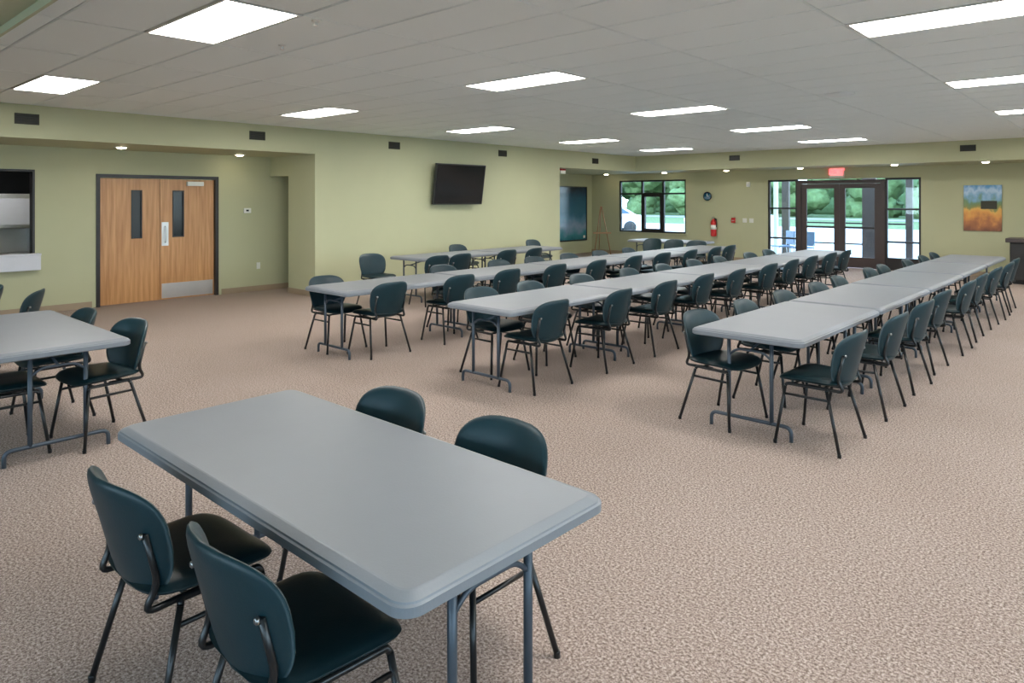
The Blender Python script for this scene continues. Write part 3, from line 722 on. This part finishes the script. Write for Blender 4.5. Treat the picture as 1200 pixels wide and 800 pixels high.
# porch: outer posts and rails
po = thing('entrance_porch', 'brown framed glass porch outside the entrance doors', 'porch', (-6.2, 20.9, -.06))
for x, w_, m_ in ((-2.02, .10, 'silver'), (-1.72, .20, 'brown_metal'), (-1.25, .26, 'white'), (.58, .34, 'brown_metal'), (1.57, .16, 'brown_metal')):
    MB().box(x-w_/2, x+w_/2, -.06, .06, 0, 2.5).build('post', m_, po)
MB().box(-2.1, 2.6, -.08, .08, 2.5, 2.66).build('lintel', 'brown_metal', po)
MB().box(-1.1, .41, -.03, .03, 1.08, 1.12).box(-1.1, .41, -.03, .03, .50, .54).box(.75, 1.49, -.03, .03, 1.08, 1.12).build('rail', 'dark_metal', po)
def patio_chair(x, y, rz, lab):
    t = thing('patio_chair', lab, 'chair', (x, y, -.06), rz, 'blue chairs outside the entrance')
    MB().bevbox(-.24, .24, -.22, .24, .40, .44, .012).build('seat', 'outblue', t)
    MB().bevbox(-.24, .24, -.26, -.22, .46, .86, .012).build('backrest', 'outblue', t)
    for a in (-.22, .22):
        MB().tube([(a, .22, 0), (a, .20, .40)], .013, 6).build('leg', 'silver', t)
        MB().tube([(a, -.28, 0), (a, -.22, .42), (a, -.27, .85)], .013, 6).build('leg', 'silver', t)
patio_chair(-7.75, 20.2, 2.4, 'blue patio chair outside the left sidelight, left one')
patio_chair(-7.1, 19.9, 2.9, 'blue patio chair outside the left sidelight, right one')

def car(x, y, rz, lab):
    t = thing('car', lab, 'car', (x, y, -.06), rz)
    prof = [(-2.2, .35), (-2.25, .75), (-1.9, .92), (-1.0, .98), (-.45, 1.42), (.95, 1.45), (1.7, 1.0), (2.2, .92), (2.25, .4), (2.2, .3), (-2.2, .3)]
    vs = [(px, s_*(.86 if pz < 1.1 else .66), pz) for s_ in (-1, 1) for px, pz in prof]; n = len(prof)
    fs = [tuple(range(n)), tuple(range(n, 2*n))[::-1]]+[(k, (k+1) % n, n+(k+1) % n, n+k) for k in range(n)]
    MB().add(vs, fs).build('body', 'carwhite', t)
    for s_ in (-1, 1):
        MB().add([(-.80, s_*.845, 1.02), (1.45, s_*.845, 1.04), (.90, s_*.70, 1.38), (-.40, s_*.70, 1.36), (-.80, s_*.86, 1.02), (1.45, s_*.86, 1.04), (.90, s_*.715, 1.38), (-.40, s_*.715, 1.36)], [(0,1,2,3), (4,7,6,5), (0,4,5,1), (1,5,6,2), (2,6,7,3), (3,7,4,0)]).build('window', 'carglass', t)
        for wx in (-1.4, 1.4):
            MB().lathe([(.1, -.12), (.32, -.12), (.33, -.08), (.33, .08), (.32, .12), (.1, .12)], 20, Matrix.Translation((wx, s_*.80, .33)) @ Matrix.Rotation(PI/2, 4, 'X')).build('wheel', 'rubber', t)
    return t
car(-21.4, 30.6, .738, 'white car parked outside, seen at the left of the back window')
car(-16.3, 35.2, .738, 'white car parked outside, seen at the right of the back window')

def tree(x, y, h, r, seed):
    rr = random.Random(seed)
    t = thing('leafy_tree', 'leafy green tree beyond the parking seen through the glass', 'tree', (x, y, -.06), 0, 'trees beyond the parking')
    MB().tube([(0, 0, 0), (.1, 0, h*.45)], .18, 8, r2=.1).build('trunk', 'bark', t)
    bm = bmesh.new()
    for q in range(22):
        a = rr.uniform(0, 2*PI); d = r*rr.uniform(.1, .62); z = h*rr.uniform(.06, .85)
        m_ = Matrix.Translation((math.cos(a)*d, math.sin(a)*d, z)) @ Matrix.Diagonal((1, 1, .8, 1))
        bmesh.ops.create_icosphere(bm, subdivisions=3, radius=r*rr.uniform(.38, .6), matrix=m_)
    for v in bm.verts:
        v.co += Vector((rr.uniform(-1, 1), rr.uniform(-1, 1), rr.uniform(-1, 1)))*.22
    me = bpy.data.meshes.new('foliage'); bm.to_mesh(me); bm.free(); me.materials.append(M['foliage']); me.polygons.foreach_set('use_smooth', [True]*len(me.polygons))
    instance(me, 'foliage', t)
for k in range(14):
    tree(-66+k*6.6, 74+(k % 2)*1.5, random.uniform(8, 10), random.uniform(3.1, 3.4), k)
for k in range(12):
    tree(-62.5+k*6.8, 87+(k % 2)*4, random.uniform(10, 12.5), random.uniform(4.2, 4.6), 30+k)
